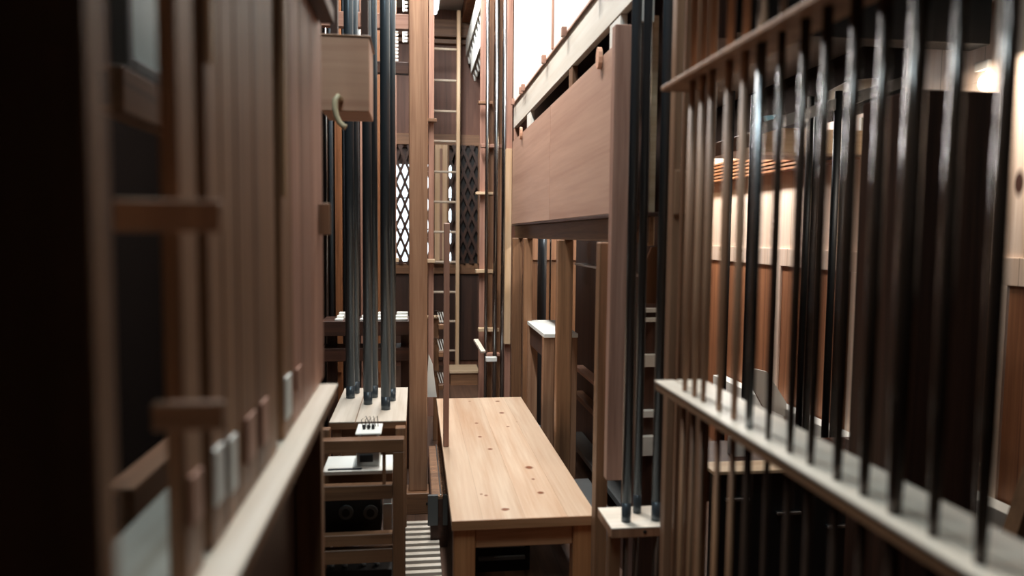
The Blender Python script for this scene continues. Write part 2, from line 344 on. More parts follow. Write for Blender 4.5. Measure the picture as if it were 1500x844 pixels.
# keyboard-like ribbed strip and angle iron beside the bench
a0, a1 = atZ(627, 727, .22), atZ(624, 646, .22); b0, b1 = atZ(652, 727, .22), atZ(646, 646, .22)
a0.x = max(a0.x, x1+.006) if False else a0.x
b0.x = bx0+.024; a1.y = by1-.085; a0.x = x1p+.008
t = thing('roller_board', ((a0.x+b0.x)/2, a0.y, 0), 'ribbed brown roller board lying along the left side of the bench', 'board')
yy = a0.y; B(a0.x-.0, b0.x-.0, a0.y, a1.y, 0, .205).obj('bed', M['darkY'], t)
rb = MB(); n = 34
for k in range(n):
    y = a0.y+(a1.y-a0.y)*(k+.5)/n; rb.box(a0.x+.004, b0.x-.004, y-.011, y+.009, .205, .219)
rb.obj('ribs', M['brownX'], t)
B((a0.x+b0.x)/2+.004, (a0.x+b0.x)/2+.010, a0.y, a1.y, .219, .226).obj('wire', M['alu'], t)
B(a0.x-.012, a0.x+.03, a0.y-.018, a0.y-.002, .10, .228).obj('end_plate', M['grey'], t)
B(a0.x+.05, b0.x, a0.y-.018, a0.y-.002, .10, .228).obj('end_plate', M['grey'], t)
# duckboard
t0, t1 = atZ(597, 836, 0.03), atZ(597, 778, 0.03)
X0, X1 = atY(590, 800, t0.y).x, atY(657, 800, t0.y).x; X1 = min(X1, bx0-.01)
t = thing('duckboard', ((X0+X1)/2, t0.y, 0), 'pale slatted duckboard on the floor left of the bench legs', 'duckboard')
for k in range(11):
    y = t0.y-.09+k*(t1.y-t0.y)/7; B(X0, X1, y, y+.024, .02, .036).obj('slat', M['sillX'], t)
for x in (X0+.01, X1-.03): B(x, x+.02, t0.y-.1, t1.y+.12, 0, .02).obj('bearer', M['dark'], t)

# ------------------------------------------------------------------ left: windchest with metal pipes
nlb, nrb = atY(482, 619, 2.6), atY(595, 616, 2.6); zb = (nlb.z+nrb.z)/2
yf = atZ(560, 568, zb).y
t = thing('pipe_windchest', ((nlb.x+nrb.x)/2, 2.6, 0), 'pale two-board windchest top carrying the six dark metal pipes on the left', 'windchest')
xs = atZ(520, 619, zb).x
B(nlb.x, xs-.0015, 2.6, yf, zb-.004, zb, bev=.0005).obj('top_board', M['sill'], t); B(xs+.0015, nrb.x, 2.6, yf, zb-.004, zb, bev=.0005).obj('top_board', M['sill'], t); B(nlb.x, nrb.x, 2.601, yf, zb-.028, zb-.0045).obj('under_board', M['brownX'], t)
B(nlb.x+.01, nrb.x-.035, 2.63, yf-.03, zb-.14, zb-.029).obj('body', M['brownX'], t)
for x in (nlb.x+.01, nrb.x-.035): B(x, x+.03, 2.612, 2.64, 0, zb-.029).obj('leg', M['brown'], t)
for x in (nlb.x+.01, nrb.x-.035): B(x, x+.03, yf-.04, yf-.012, 0, zb-.029).obj('leg', M['brown'], t)
def organ_pipe(base, r, ztop, label, mat, group=None, foot=.05, name='organ_pipe', mouth=False):
    t = thing(name, base, label, 'pipe', group)
    x, y, z = base
    MB().tube([(x, y, z), (x, y, z+.012), (x, y, z+foot)], [r*.97, r*.97, r], 20).obj('foot', mat, t)
    MB().tube([(x, y, z+foot+.0005), (x, y, ztop)], r, 20).obj('body', mat, t)
    if mouth: B(x-r*.6, x+r*.6, y-r*1.12, y-r*.8, z+foot+.05, z+foot+.08).obj('mouth', M['black'], t)
    return t
fr = [(513.5, 583, 6.6), (539, 592, 6.6), (565, 600, 7.0)]; bk = [(521, 576, 6.0), (548, 582, 6.0), (574, 587, 6.0)]
for row, nm in ((fr, 'front'), (bk, 'rear')):
    for i, (x, y, r) in enumerate(row):
        p = atZ(x, y, zb); organ_pipe((p.x, p.y, zb+.0005), r*p.y/F, ZC-.02-.05*i, '%s of the three dark metal pipes in the %s row on the left windchest' % (['leftmost', 'middle', 'rightmost'][i], nm), M['lead'])

# wooden frame under the windchest holding the action
YF = 2.22
p = pbox(468, 645, 592, 664, YF, .03)
t = thing('gear_stand', ((p[0]+p[1])/2, YF, 0), 'brown open timber frame holding electrical gear under the left windchest', 'frame')
B(p[0], p[1], YF, YF+.04, p[4], p[5]).obj('top_rail', M['brownX'], t)
zt = p[4]
for xa, xb in ((575.5, 592), (452, 467.5)):
    q = pbox(xa, 700, xb, 760, YF, .04); B(q[0], q[1], YF, YF+.04, 0, zt-.0005).obj('post', M['brown'], t)
    B(q[0], q[1], YF+.28, YF+.32, 0, zt-.0005).obj('post', M['brown'], t)
for ya, yb in ((712, 733), (784, 800), (806, 826), ):
    q = pbox(468, ya, 575, yb, YF+.005, .03); B(*q).obj('rail', M['brownX'], t)
for ya, yb in ((690, 712), (783, 790), ):
    q = pbox(468, ya, 575, yb, YF+.20, .02); B(*q).obj('back_rail', M['brownX'], t)
q = pbox(560, 664, 565, 712, YF+.01, .015); B(*q).obj('spindle', M['brown'], t)
# white shelf
q = atY(472, 690, YF+.04); q1 = atY(575, 690, YF+.04)
zsh = (q.z+q1.z)/2; B(q.x, q1.x, YF+.04, YF+.2, zsh-.012, zsh).obj('shelf', M['card'], t)
# dark magnet unit with two round dials
p = pbox(474, 732, 558, 782, YF+.08, .12)
t = thing('magnet_unit', ((p[0]+p[1])/2, YF+.08, p[4]), 'black unit with two round discs inside the left frame', 'unit')
B(*p).obj('case', M['black'], t)
for cx in (507, 543):
    c = atY(cx, 750, YF+.08); r = 11*YF/F
    MB().tube([(c.x, YF+.072, c.z), (c.x, YF+.0795, c.z)], r, 24).obj('disc', M['grey'], t)
    MB().tube([(c.x, YF+.068, c.z), (c.x, YF+.0715, c.z)], r*.55, 20).obj('hub', M['black'], t)
p = pbox(561, 738, 574, 780, YF+.1, .08); B(*p).obj('junction_plate', M['alu'], label='pale metal plate right of the black disc unit in the left frame', cat='plate')
q0 = pbox(468, 826, 575, 846, YF+.02, .1)
# aluminium relay standing on the shelf
p = pbox(522, 662, 556, 688, YF+.08, .09)
t = thing('relay', ((p[0]+p[1])/2, YF+.08, zsh), 'small aluminium relay with white top plate and wires in the left frame', 'relay')
B(p[0], p[1], YF+.08, YF+.17, zsh+.0005, p[5]).obj('housing', M['alu'], t)
z2 = atY(538, 645, YF+.1).z; zt2 = atY(538, 634, YF+.1).z
for x in (p[0]+.004, p[1]-.01): B(x, x+.006, YF+.09, YF+.16, p[5], zt2).obj('bracket', M['alu'], t)
B(p[0]-.002, p[1]+.006, YF+.07, YF+.19, zt2, zt2+.006).obj('top_plate', M['card'], t)
xc = (p[0]+p[1])/2
for k in range(3): MB().tube([(xc-.014+k*.014, YF+.12, zt2+.006), (xc-.014+k*.014, YF+.12, zt2+.02)], .005, 12).obj('coil', M['black'], t)
w = MB()
for k in range(4): w.tube([(xc-.02+k*.012, YF+.14, zt2+.006), (xc-.024+k*.012, YF+.145, zt2+.03), (xc-.01+k*.012, YF+.15, zt2+.04), (xc+.004+k*.008, YF+.15, zt2+.006)], .0012, 6)
w.obj('wires', M['copper'], t)
B(p[0]+.01, p[1]-.02, YF+.076, YF+.0795, zsh+.015, p[5]-.008).obj('armature', M['black'], t)
a = atY(545, 700, YF); 
p = pbox(480, 686, 530, 688.5, YF+.05, .01); B(p[0], p[1], p[2], p[3], zsh+.0005, zsh+.004).obj('brass_rod', M['lead'], label='thin dark rod lying on the white shelf of the left frame', cat='rod')
p = pbox(476, 836, 574, 844, YF+.06, .12)
t = thing('magnet_unit', ((p[0]+p[1])/2, YF+.06, 0), 'lower black unit with small knobs at the very bottom of the left frame', 'unit')
B(p[0], p[1], YF+.06, YF+.18, 0.08, p[5]).obj('case', M['black'], t)
for cx in (486, 505, 532, 552):
    c = atY(cx, 836, YF+.09); MB().tube([(c.x, c.y, p[5]), (c.x, c.y, p[5]+.012)], .009, 14).obj('knob', M['grey'], t)

# ------------------------------------------------------------------ behind the left pipes
YD = 4.75
p = pbox(440, 0, 573, 600, YD, .03)
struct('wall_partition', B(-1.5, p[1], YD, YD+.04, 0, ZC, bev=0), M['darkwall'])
p = pbox(470, 471, 606, 492, 3.95, .25)
t = thing('rear_windchest', ((p[0]+p[1])/2, 3.95, 0), 'dark windchest shelf behind the left metal pipes', 'windchest')
B(*p).obj('chest', M['darkX'], t)
q = pbox(583, 500, 606, 555, 4.0, .1); B(p[0], p[1], 3.97, 4.15, p[4]-.14, p[4]-.07).obj('lower_rail', M['darkX'], t)
for x in (p[0]+.02, p[1]-.07): B(x, x+.05, 4.05, 4.1, 0, p[4]).obj('leg', M['dark'], t)
ztc = p[5]
k = 0
for (xa, xb, n) in ((490, 502, 'left'), (527, 538, 'middle'), (549, 558, 'right'), (577, 597, 'rightmost')):
    a, b2 = atY(xa, 470, 3.97), atY(xb, 470, 3.97)
    t = thing('stepped_block', ((a.x+b2.x)/2, 3.97, ztc), '%s white stepped block on the dark shelf behind the left pipes' % n, 'block')
    for s in range(3): B(a.x+s*.006, b2.x, 3.975+s*.05, 3.975+s*.05+.05, ztc+.0005, ztc+.010+s*.012).obj('step', M['card'], t)
def back_pipe(x0, x1, Y, mat, label, y1=600, ztop=None, wood_=False):
    a, b2 = atY(x0, 350, Y), atY(x1, 350, Y); z0 = max(0, atY(x0, y1, Y).z)
    if wood_:
        t = thing('wooden_pipe', ((a.x+b2.x)/2, Y, z0), label, 'pipe')
        B(a.x, b2.x, Y, Y+.05, z0, ztop or ZC-.01).obj('body', mat, t); B(a.x+.005, b2.x-.005, Y-.012, Y-.0005, z0+.25, z0+.4).obj('cap', mat, t)
    else: organ_pipe(((a.x+b2.x)/2, Y, z0), (b2.x-a.x)/2, ztop or ZC-.01, label, mat)
for i, (a, b2, Y, mt, wd, lb) in enumerate((
    (476.5, 481, 4.3, M['tin'], 0, 'thin bright-edged metal pipe at the far left behind the windchest pipes'),
    (482.5, 489, 4.4, M['lead'], 0, 'dark metal pipe left of the orange wooden pipe in the back rank'),
    (491, 500.5, 4.5, M['orange'], 1, 'orange wooden pipe in the back rank on the left'),
    (503, 509, 4.3, M['lead'], 0, 'dark metal pipe right of the orange wooden pipe in the back rank'),
    (522, 527, 4.3, M['lead'], 0, 'slim dark metal pipe between the left and middle front pipes'),
    (528, 532.5, 4.5, M['pink'], 1, 'slender pinkish wooden pipe between the left and middle front pipes'),
    (549.5, 557, 4.5, M['orange'], 1, 'slender pale wooden pipe left of the rightmost front pipe'))):
    back_pipe(a, b2, Y, mt, lb, wood_=wd, y1=605)
# small fan of white wires above chest box
t = thing('trigger_rank', (atY(524, 50, 4.0).x, 4.0, 2.3), 'three fine white rods rising above the left chest box', 'rods')
for k in range(3):
    a = atY(521+k*3.2, 55, 4.0); MB().tube([(a.x, 4.0, 2.2), (a.x, 4.0, atY(521, 40, 4.0).z)], .003, 8).obj('rod', M['card'], t)
# toothed white trackers seen next to the pipe
for (xx, y0_, y1_, Y, lb) in ((578.5, 42, 90, 5.3, 'white toothed strip between the upper rails left of the oak post'), (592, 0, 17, 5.3, 'white toothed strip above the greyish cross rail'), (592, 43, 62, 5.3, 'short white toothed strip below the greyish cross rail')):
    m = MB(); n = int((y1_-y0_)/6)+1
    x = atY(xx, y0_, Y).x; z0 = atY(xx, y1_, Y).z; z1 = atY(xx, y0_, Y).z
    m.box(x-.012, x, Y, Y+.02, z0, z1)
    for k in range(n): z = z0+(z1-z0)*(k+.5)/n; m.box(x, x+.022, Y, Y+.015, z-.009, z+.005)
    m.obj('tracker_comb', M['card'], label=lb, cat='strip')

# ------------------------------------------------------------------ left chest box with bent handle
YC = 1.95
p = pbox(470, 54, 541, 163, YC, .16)
t = thing('chest_box', ((p[0]+p[1])/2, YC, p[4]), 'pale plywood box with a bent horn handle hanging at the upper left', 'box')
B(p[0], p[1], YC, YC+.17, p[4], p[5], bev=.002).obj('body', M['chest'], t)
B(p[0]-.002, p[1]+.004, YC-.002, YC+.18, p[5]+.0005, p[5]+.006).obj('lid', M['brownX'], t)
q = [(500, 146), (495, 141), (491, 146), (490.5, 158), (493, 170), (497, 179), (502, 184), (507, 187)]
pts = [atY(x, y, YC-.03-(0 if 0 < i < 7 else -.028 if i == 0 else 0)) for i, (x, y) in enumerate(q)]
MB().tube(pts, [.006, .007, .0075, .0075, .007, .007, .007, .008], 14).obj('handle', M['bone'], t)
B(p[0]+.01, p[0]+.03, YC+.12, YC+.15, p[5]+.007, ZC).obj('hanger', M['dark'], t); B(p[1]-.03, p[1]-.01, YC+.12, YC+.15, p[5]+.007, ZC).obj('hanger', M['dark'], t)

# ------------------------------------------------------------------ left near rank of wooden pipes on a pale sill
e = atY(495, 562, 1.5); ZS, XS = e.z, e.x
e2 = atZ(470, 559, ZS); XI = e2.x
t = thing('pipe_rack_sill', (XS, 1.0, 0), 'pale blurred sill running into the picture at the left with wooden pipes on it', 'sill')
B(XI-.10, XS, .38, 1.5, ZS-.004, ZS, bev=.0005).obj('board', M['sill'], t)
B(XI-.09, XS-.001, .38, 1.49, ZS-.022, ZS-.0045).obj('under_rail', M['brownY'], t)
q = pbox(437, 700, 474, 760, 1.47, .03); B(q[0], q[1], 1.44, 1.48, 0, ZS-.035).obj('post', M['brown'], t)
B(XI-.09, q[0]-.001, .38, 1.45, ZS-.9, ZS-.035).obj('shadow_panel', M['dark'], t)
edges = [(262, 290), (303, 325), (325, 347), (347, 373), (373, 403), (412, 427), (427, 441), (441, 457), (457, 473)]
plates = {0: (268, 283, 700, 775, 'pink'), 1: (304, 317, 660, 745, 'card'), 2: (327, 337, 645, 728, 'card'), 3: (353, 367, 612, 680, 'pink'), 4: (376, 386, 590, 655, 'pink'), 5: (413, 421, 553, 615, 'card'), 6: (430, 437, 540, 572, 'pink')}
XPp = XI+.002
for i, (xa, xb) in enumerate(edges):
    ya_, yb_ = atX(xa, 343, XPp).y, atX(xb, 343, XPp).y
    t = thing('wooden_pipe', (XPp, (ya_+yb_)/2, ZS), 'brown blurred wooden pipe, %s from the front on the left sill' % ORD[i], 'pipe')
    dd = .0145
    B(XPp-dd, XPp, ya_+.0006, yb_-.0006, ZS+.0005, 2.35, bev=.003).obj('body', M['pink'] if i > 5 else M['brown'], t)
    if i in plates:
        u, v, ta, tb, mm = plates[i]; zc_ = atX((u+v)/2, tb, XPp).z; zd_ = atX((u+v)/2, ta, XPp).z
        B(XPp+.0003, XPp+.004, atX(v, 343, XPp).y, atX(u, 343, XPp).y, zc_, zd_, bev=.0005).obj('pale_plate', M[mm], t)
    if i in (1, 5):
        B(XPp+.0005, XPp+.006, ya_+.004, ya_+.012, atX(xa+6, 100 if i == 1 else 290, XPp).z, 2.35).obj('edge_strip', M['pale'], t)
# pale board, slotted beams and glazed frame behind that rank
XB = -.36
def xz(x, y, X=XB): q = atX(x, y, X); return q
yn, zt_ = xz(172, 806).y, xz(245, 737).z
B(XB-.012, XB, yn, 1.35, 0, zt_, bev=.001).obj('backing_board', M['white'], label='pale board on edge behind the left wooden pipes, low down', cat='board')
def slot_beam(xn, ytop, ybot, label, X=XB, wdt=.04, y2=1.6):
    a = atX(xn, ytop, X); b2 = atX(xn, ybot, X)
    t = thing('slotted_beam', (X, a.y, b2.z), label, 'beam')
    B(X-wdt, X, a.y, y2, b2.z, a.z).obj('beam', M['brownY'], t)
    B(X-wdt*.75, X-wdt*.4, a.y-.0015, a.y-.0002, b2.z+.008, a.z-.008).obj('slot', M['black'], t)
    return t
slot_beam(196, 716, 785, 'lower beam with pale upper face and dark slotted end, at the left edge')
slot_beam(180, 95, 163, 'upper brown beam with dark slotted end, under the glazed frame')
a = atX(188, 82, XB); yq = a.y
t = thing('glazed_frame', (XB, yq+.1, a.z), 'grey framed pale pane high at the upper left', 'frame')
zz0 = xz(180, 95).z+.001
B(XB-.02, XB, yq, yq+.02, zz0, zz0+.5).obj('stile', M['grey'], t); B(XB-.02, XB, yq+.021, yq+.5, zz0, zz0+.018).obj('bottom_rail', M['grey'], t)
B(XB-.015, XB-.010, yq+.02, yq+.5, zz0+.018, zz0+.5, bev=0).obj('pane', plain('pale_pane', 'a8c4c6', .3, noise=.12, ns=14), t)
# near cross board pieces
Yc = atX(262, 343, XPp).y-.03
p = pbox(165, 292, 322, 340, Yc, .012); B(p[0], p[1], Yc-.0, Yc+.012, p[4], p[5]).obj('cross_board', M['oak'], label='blurred cross board in front of the nearest left pipes', cat='board')
p = pbox(221, 591, 326, 632, Yc, .012); B(p[0], p[1], Yc-.0, Yc+.012, p[4], p[5]).obj('cross_board', M['brownX'], label='short blurred cross block below the longer one at the left', cat='board')
p = pbox(470, 297, 482, 344, 1.485, .012); B(p[0]-.03, p[1], 1.5, 1.512, p[4], p[5]).obj('cross_board', M['oak'], label='end of a cross board showing beyond the farthest left wooden pipe', cat='board')
# rail at the top of the rank
zr = atY(495, 36, 1.52).z
t = B(XPp+.002, XPp+.03, .5, 1.52, zr, zr+.03).obj('top_rail', M['darkY'], label='dark rail along the top of the left wooden pipes', cat='rail')
# nearest dark panel
a = atY(138, 420, .36)
yb2 = None
r = ray(163, 420); yb2 = a.x*r.y/r.x
B(a.x-.30, a.x, .36, yb2, 0, 2.2, bev=.002).obj('case_panel', M['oak'], label='dark blurred case panel filling the left edge of the picture', cat='panel')

# ------------------------------------------------------------------ right side: swell box front
XP = .60
def px(x, y, X=XP): return atX(x, y, X)
Yn, Yf, Ys = px(924, 343).y, px(749.5, 343).y, px(804, 343).y
zb0 = px(820, 321).z; ztA = px(749.5, 203).z; ztB = px(924, 55).z
zt1 = (ztA+ztB)/2
print('SWELL', Yn, Yf, zb0, ztA, ztB)
SB = thing('swell_box', (XP+.3, (Yn+Yf)/2, zb0), 'large whitish swell box with two smooth pinkish front panels at the right', 'swell box')
t = B(XP, XP+.0055, Ys+.002, Yf, zb0, zt1).obj('front_panel', M['pinkY'], SB)
t2 = B(XP, XP+.0055, Yn, Ys-.002, zb0, zt1).obj('front_panel', M['pinkY'], SB)
for yy in (210, 320): 
    for dx in (-3, 3): a = px(804+dx, 225); 
for par, (kx, ky) in ((t2, (881, 83)), (t, (765, 192))):
    a = px(kx, ky); m = MB(); r = .028
    m.prism([(a.y+r*.75*math.cos(u*math.pi/6), zt1-.005+r*1.25*math.sin(u*math.pi/6)) for u in range(12)], 'X', XP-.014, XP-.0005)
    m.obj('turn_button', M['chest'], par)
# body of swell box: white rail, dark openings, white boards above
zo0, zo1 = zt1, px(820, 113).z               # openings
zr1 = px(790, 103).z                           # ledge height
print('Z', zo0, zo1, zr1)
t = SB
B(XP+.006, XP+.03, Yn, Yf, zo1, zr1).obj('upper_rail', M['whiteY'], t)
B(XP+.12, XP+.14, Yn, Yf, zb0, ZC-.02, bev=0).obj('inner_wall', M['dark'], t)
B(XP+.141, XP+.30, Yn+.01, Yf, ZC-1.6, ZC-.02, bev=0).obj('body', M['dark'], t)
for (xa, xb) in ((768, 773), (827, 832), (884, 899)):
    ya_, yb_ = px(xb, 343).y, px(xa, 343).y
    B(XP+.008, XP+.03, ya_, yb_, zo0, zo1-.0005).obj('mullion', M['white'] if xa > 880 or xa < 790 else M['brown'], t)
B(XP+.006, XP+.12, Yf-.03, Yf, zb0, zo1-.001).obj('end_board', M['pink'], t)
B(XP-.002, XP+.004, Yn, Yf, zr1, zr1+.010).obj('ledge', M['pinkY'], t)
# upper boards
prev = Yf
for xa in (771, 806, 868, 940):
    yn_ = px(xa, 343).y
    B(XP+.002, XP+.03, yn_+.002, prev, zr1+.011, ZC-.02, bev=.002).obj('upper_board', M['white'], t); prev = yn_
for (xa, yy) in ((752, 152), (764, 135), (767, 131), (797, 92), (826, 62), (869, 8)):
    y = px(xa, 343).y; B(XP-.022, XP-.0025, y-.012, y+.012, zr1-.012, zr1+.025).obj('peg', M['pink'], t)
yv = px(806, 343).y; B(XP-.008, XP+.0015, yv-.012, yv, zr1+.012, ZC-.03).obj('stop_lath', M['pink'], t)
# near end board and post of swell box
p = pbox(895, 60, 924, 400, Yn-.06, .04)
zbt = atY(900, 706, Yn-.06).z
x0_, x1_ = atY(898, 300, Yn-.06).x, atY(926, 300, Yn-.06).x
B(x0_, x1_, Yn-.05, Yn-.015, zbt, px(924, 50).z, bev=.002).obj('end_board', M['pink'], SB)
# white upright above it to ceiling
B(XP, XP+.05, Yn-.014, Yn-.002, px(924, 40).z, ZC, bev=.002).obj('corner_board', M['white'], SB)
# supporting frame beneath
t = thing('swell_stand', (XP, (Yn+Yf)/2, 0), 'pinkish timber stand of posts and rail carrying the swell box', 'stand')
zra = zb0-.012; zrb = px(893, 354).z
B(XP+.02, XP+.06, Yn+.02, Yf, zrb, zra).obj('rail', M['brownY'], t)
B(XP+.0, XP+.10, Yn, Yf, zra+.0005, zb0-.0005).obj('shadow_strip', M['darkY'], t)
def standpost(xa, xb, yref, Y, nm='post', mat='brown', d=.05):
    a, b2 = atY(xa, yref, Y).x, atY(xb, yref, Y).x; B(a, b2, Y, Y+d, 0, zrb-.0005, bev=.003).obj(nm, M[mat], t)
standpost(877, 894, 500, Yn+.03); standpost(816, 838, 500, 3.05); standpost(766.5, 779, 500, 4.1)
standpost(750, 764, 500, 4.45)
# light post right at the far corner
a, b2 = atY(740, 350, Yf+.02).x, atY(749, 350, Yf+.02).x
t = thing('corner_post', (b2, Yf+.08, 0), 'pinkish full height post with a pale lath at the far corner of the swell box', 'post')
B(a, b2, Yf+.02, Yf+.06, atY(740, 505, Yf).z, atY(740, 217, Yf).z).obj('lath', M['pale'], t)
B(b2-.03, b2+.005, Yf+.0605, Yf+.11, 0, ZC).obj('post', M['pink'], t)

# through the stand: white-topped table, dark case, far wall
yt = 3.55; zt3 = atY(820, 489, yt).z
a, b2 = atY(797, 489, yt).x, atY(847, 489, yt).x; yfar = atZ(790, 469, zt3).y
print('TABLE', zt3, yfar)
t = thing('small_table', ((a+b2)/2, yt, 0), 'white-topped small table seen through the stand on the right', 'table')
B(a, b2, yt, yfar, zt3-.02, zt3).obj('table_top', M['card'], t)
B(a, a+.055, yt+.01, yt+.06, 0, zt3-.0205).obj('leg', M['oak'], t); B(b2-.055, b2, yt+.01, yt+.06, 0, zt3-.0205).obj('leg', M['oak'], t)
B(a, a+.055, yfar-.07, yfar-.02, 0, zt3-.0205).obj('leg', M['oak'], t); B(b2-.055, b2, yfar-.07, yfar-.02, 0, zt3-.0205).obj('leg', M['oak'], t)
B(a+.01, a+.02, yt+.062, yfar-.072, zt3-.13, zt3-.0205).obj('side_panel', M['dark'], t)
XD = .97
t = thing('dark_case', (XD, 3.6, 0), 'dark reddish case with slanting rails behind the swell stand', 'case')
B(XD+.03, XD+.08, 2.75, 4.55, 0, 1.45).obj('panel', M['dark'], t)
for (dz, hh, mt) in ((.80, .02, 'pinkY'), (.96, .03, 'brownY'), (1.22, .03, 'grey'), (1.38, .03, 'brownY')):
    z = H-dz*XD*1.0; w_ = .03 if dz < 1.2 else .07
    if z > .03: B(XD-w_, XD+.0295, 2.75, 4.3, z-hh, z).obj('rail', M[mt], t)
z = px(880, 395, XD).z; B(XD-.01, XD+.0295, 2.75, 4.4, z, z+.012).obj('bright_rail', M['alu'], t)
t = thing('metal_channel', (XD-.15, 3.0, 0), 'grey metal channel with a blue end block beside the right stand', 'channel')
B(XD-.22, XD-.12, 2.85, 3.5, .0, .10).obj('channel', M['grey'], t); B(XD-.2, XD-.15, 2.80, 2.849, .06, .12).obj('end_block', M['blue'], t)
B(XD-.2, XD-.15, 2.82, 2.849, .121, .135).obj('end_label', M['card'], t)
# far partition, its warm lit upper part put in as a paler band
Yq = 5.4
struct('wall_inner', B(atY(776, 400, Yq).x, XR, Yq, Yq+.04, 0, ZC, bev=0), M['brown'])
zz = atY(790, 381, Yq).z; struct('wall_lit_band', B(atY(776, 400, Yq).x, XR-.05, Yq-.02, Yq, zz, 1.9, bev=.002), M['oak'])
for (xx, mt, lb) in ((806, 'tin', 'thin bright rod standing behind the small table'), (800, 'lead', 'dark pipe standing behind the small table')):
    a = atY(xx, 400, 4.6); r = .006 if mt == 'tin' else .03
    organ_pipe((a.x+(0 if mt == 'tin' else 0), 4.6 if mt == 'tin' else 4.75, 0), r, 1.9, lb, M[mt])

# ------------------------------------------------------------------ centre background: uprights and rods right of the ladder
def rod(x, Y, r, y0, y1, mat, label, name='metal_rod'):
    a = atY(x, 350, Y); z1 = ZC-.005 if y0 <= 0 else atY(x, y0, Y).z; z0 = max(0, atY(x, y1, Y).z)
    MB().tube([(a.x, Y, z0), (a.x, Y, z1)], r, 14).obj(name, mat, label=label, cat='rod')
slat(702.5, 710.5, 0, 620, 4.95, .03, M['pink'], 'pale pinkish board right of the dark lattice', [(697, 722, 281, 4, M['paleX']), (697, 722, 395, 5, M['paleX'])])
slat(715.5, 722, 0, 620, 4.9, .03, M['brown'], 'reddish narrow board between the two bright rods', [(701, 722, 148, 4, M['brownX']), (705, 735, 211, 5, M['pinkX']), (701, 731, 481, 5, M['paleX'])])
slat(729, 734, 0, 620, 4.85, .03, M['brown'], 'dull reddish board left of the bright pipe by the swell box', [(712, 732, 518, 4, M['pinkX'])])
rod(712.5, 4.8, .011, 0, 620, M['tin'], 'bright rod left of the reddish narrow board')
rod(726, 4.78, .014, 0, 620, M['tin'], 'bright rod right of the reddish narrow board')
rod(738, 4.74, .016, 0, 620, M['tin'], 'bright pipe right beside the far corner of the swell box')
a = atY(703, 506, 5.3); m = MB(); m.beam(atY(697, 498, 4.75), atY(708, 516, 4.6), .03, .012); m.obj('tilted_slip', M['sill'], label='short tilted pale slip beside the lower rods', cat='slip')
p = pbox(712, 524, 728, 530, 4.7, .05); B(*p).obj('clamp_block', M['card'], label='small pale block clamped low on the bright rods', cat='block')
# high ranks of small pipes on a slanting-looking beam
for (X, ratio, xn, xf, n, lb, mt) in ((.50, 3.36, 714, 687, 17, 'upper', 'bone'), (.50, 2.78, 716, 695, 12, 'lower', 'card')):
    yA, yB = atX(xn, 0, X).y, atX(xf, 75, X).y
    z = atX(700, 343-91*ratio, X).z
    t = thing('pipe_rank', (X, (yA+yB)/2, z), '%s rank of small white pipe tips high beyond the ladder' % lb, 'pipe rank')
    B(X+.05, X+.16, yA, yB, z-.06, z+.02).obj('rank_beam', M['brownY'], t)
    B(X-.03, X-.02, yA, yB, z-.02, z+.14).obj('white_board', M['card'], t)
    n = 10 if lb == 'upper' else 7
    for k in range(n):
        y = yA+(yB-yA)*(k+.5)/n; w = (yB-yA)/n*.27
        MB().tube([(X+.0, y, z-.10), (X+.0, y, z-.04), (X+.0, y, z+.12)], [.010, .018, .018], 12).obj('pipe_tip', M['card'], t)
        B(X+.02, X+.0495, y-w, y+w, z-.075, z-.01).obj('holder', M['dark'], t)
a = atZ(681, 36, ZC-.14)
B(a.x-.03, a.x+.05, 4.2, a.y, ZC-.14, ZC-.001).obj('ceiling_joist', M['orange'], label='orange-brown joist under the ceiling right of the ladder', cat='joist')
# ceiling tube lamp above the ladder
a = atY(637, 22, 6.2); lampm = plain('lit_tube', 'e8f4ff', .4, 0, emis=14, noise=0)
t = thing('tube_lamp', (a.x, 6.0, a.z), 'lit white tube lamp above the ladder', 'lamp')
MB().tube([(a.x, 5.0, a.z+.02), (a.x, 6.2, a.z+.02)], .016, 14).obj('tube', lampm, t)
B(a.x-.03, a.x+.03, 4.98, 6.22, a.z+.04, a.z+.08).obj('housing', M['plaster'], t)
for y in (5.2, 6.0): MB().tube([(a.x, y, a.z+.08), (a.x, y, ZC)], .006, 8).obj('hanger', M['grey'], t)

# ------------------------------------------------------------------ right: block with metal pipes
YK = 1.75
c0 = atY(896, 773, YK); c1 = atY(975, 772, YK); zk = (c0.z+c1.z)/2; yk2 = atZ(900, 747, zk).y
t = thing('pipe_block', ((c0.x+c1.x)/2, YK, 0), 'small pale block with a round hole carrying the dark metal pipes right of the bench', 'block')
B(c0.x, c1.x+.01, YK, yk2+.02, zk-.004, zk, bev=.0008).obj('top_plate', M['sillX'], t); B(c0.x, c1.x+.01, YK+.0005, yk2+.02, zk-.026, zk-.0045, bev=.001).obj('block', M['oak'], t)
a = atY(945, 779, YK); MB().tube([(a.x, YK-.001, zk-.013), (a.x, YK+.003, zk-.013)], .005, 14).obj('hole', M['black'], t)
a, b2 = atY(884, 800, YK+.03).x, atY(900, 800, YK+.03).x
B(c0.x-.0, c0.x+.03, YK+.02, YK+.05, 0, zk-.0265).obj('leg', M['brown'], t)
for i, (x, y, r, lb) in enumerate(((917, 764, 7.6, 'left'), (933, 751, 6.6, 'middle'), (961, 762, 7.8, 'right'))):
    p = atZ(x, y, zk); organ_pipe((p.x, p.y, zk+.0005), r*p.y/F, ZC-.03, '%s of the three dark metal pipes on the small block right of the bench' % lb, M['lead'])
    MB().tube([(p.x, p.y, 0), (p.x, p.y, zk-.0265)], r*.6*p.y/F, 14).obj('lower_rod', M['tin'], t)
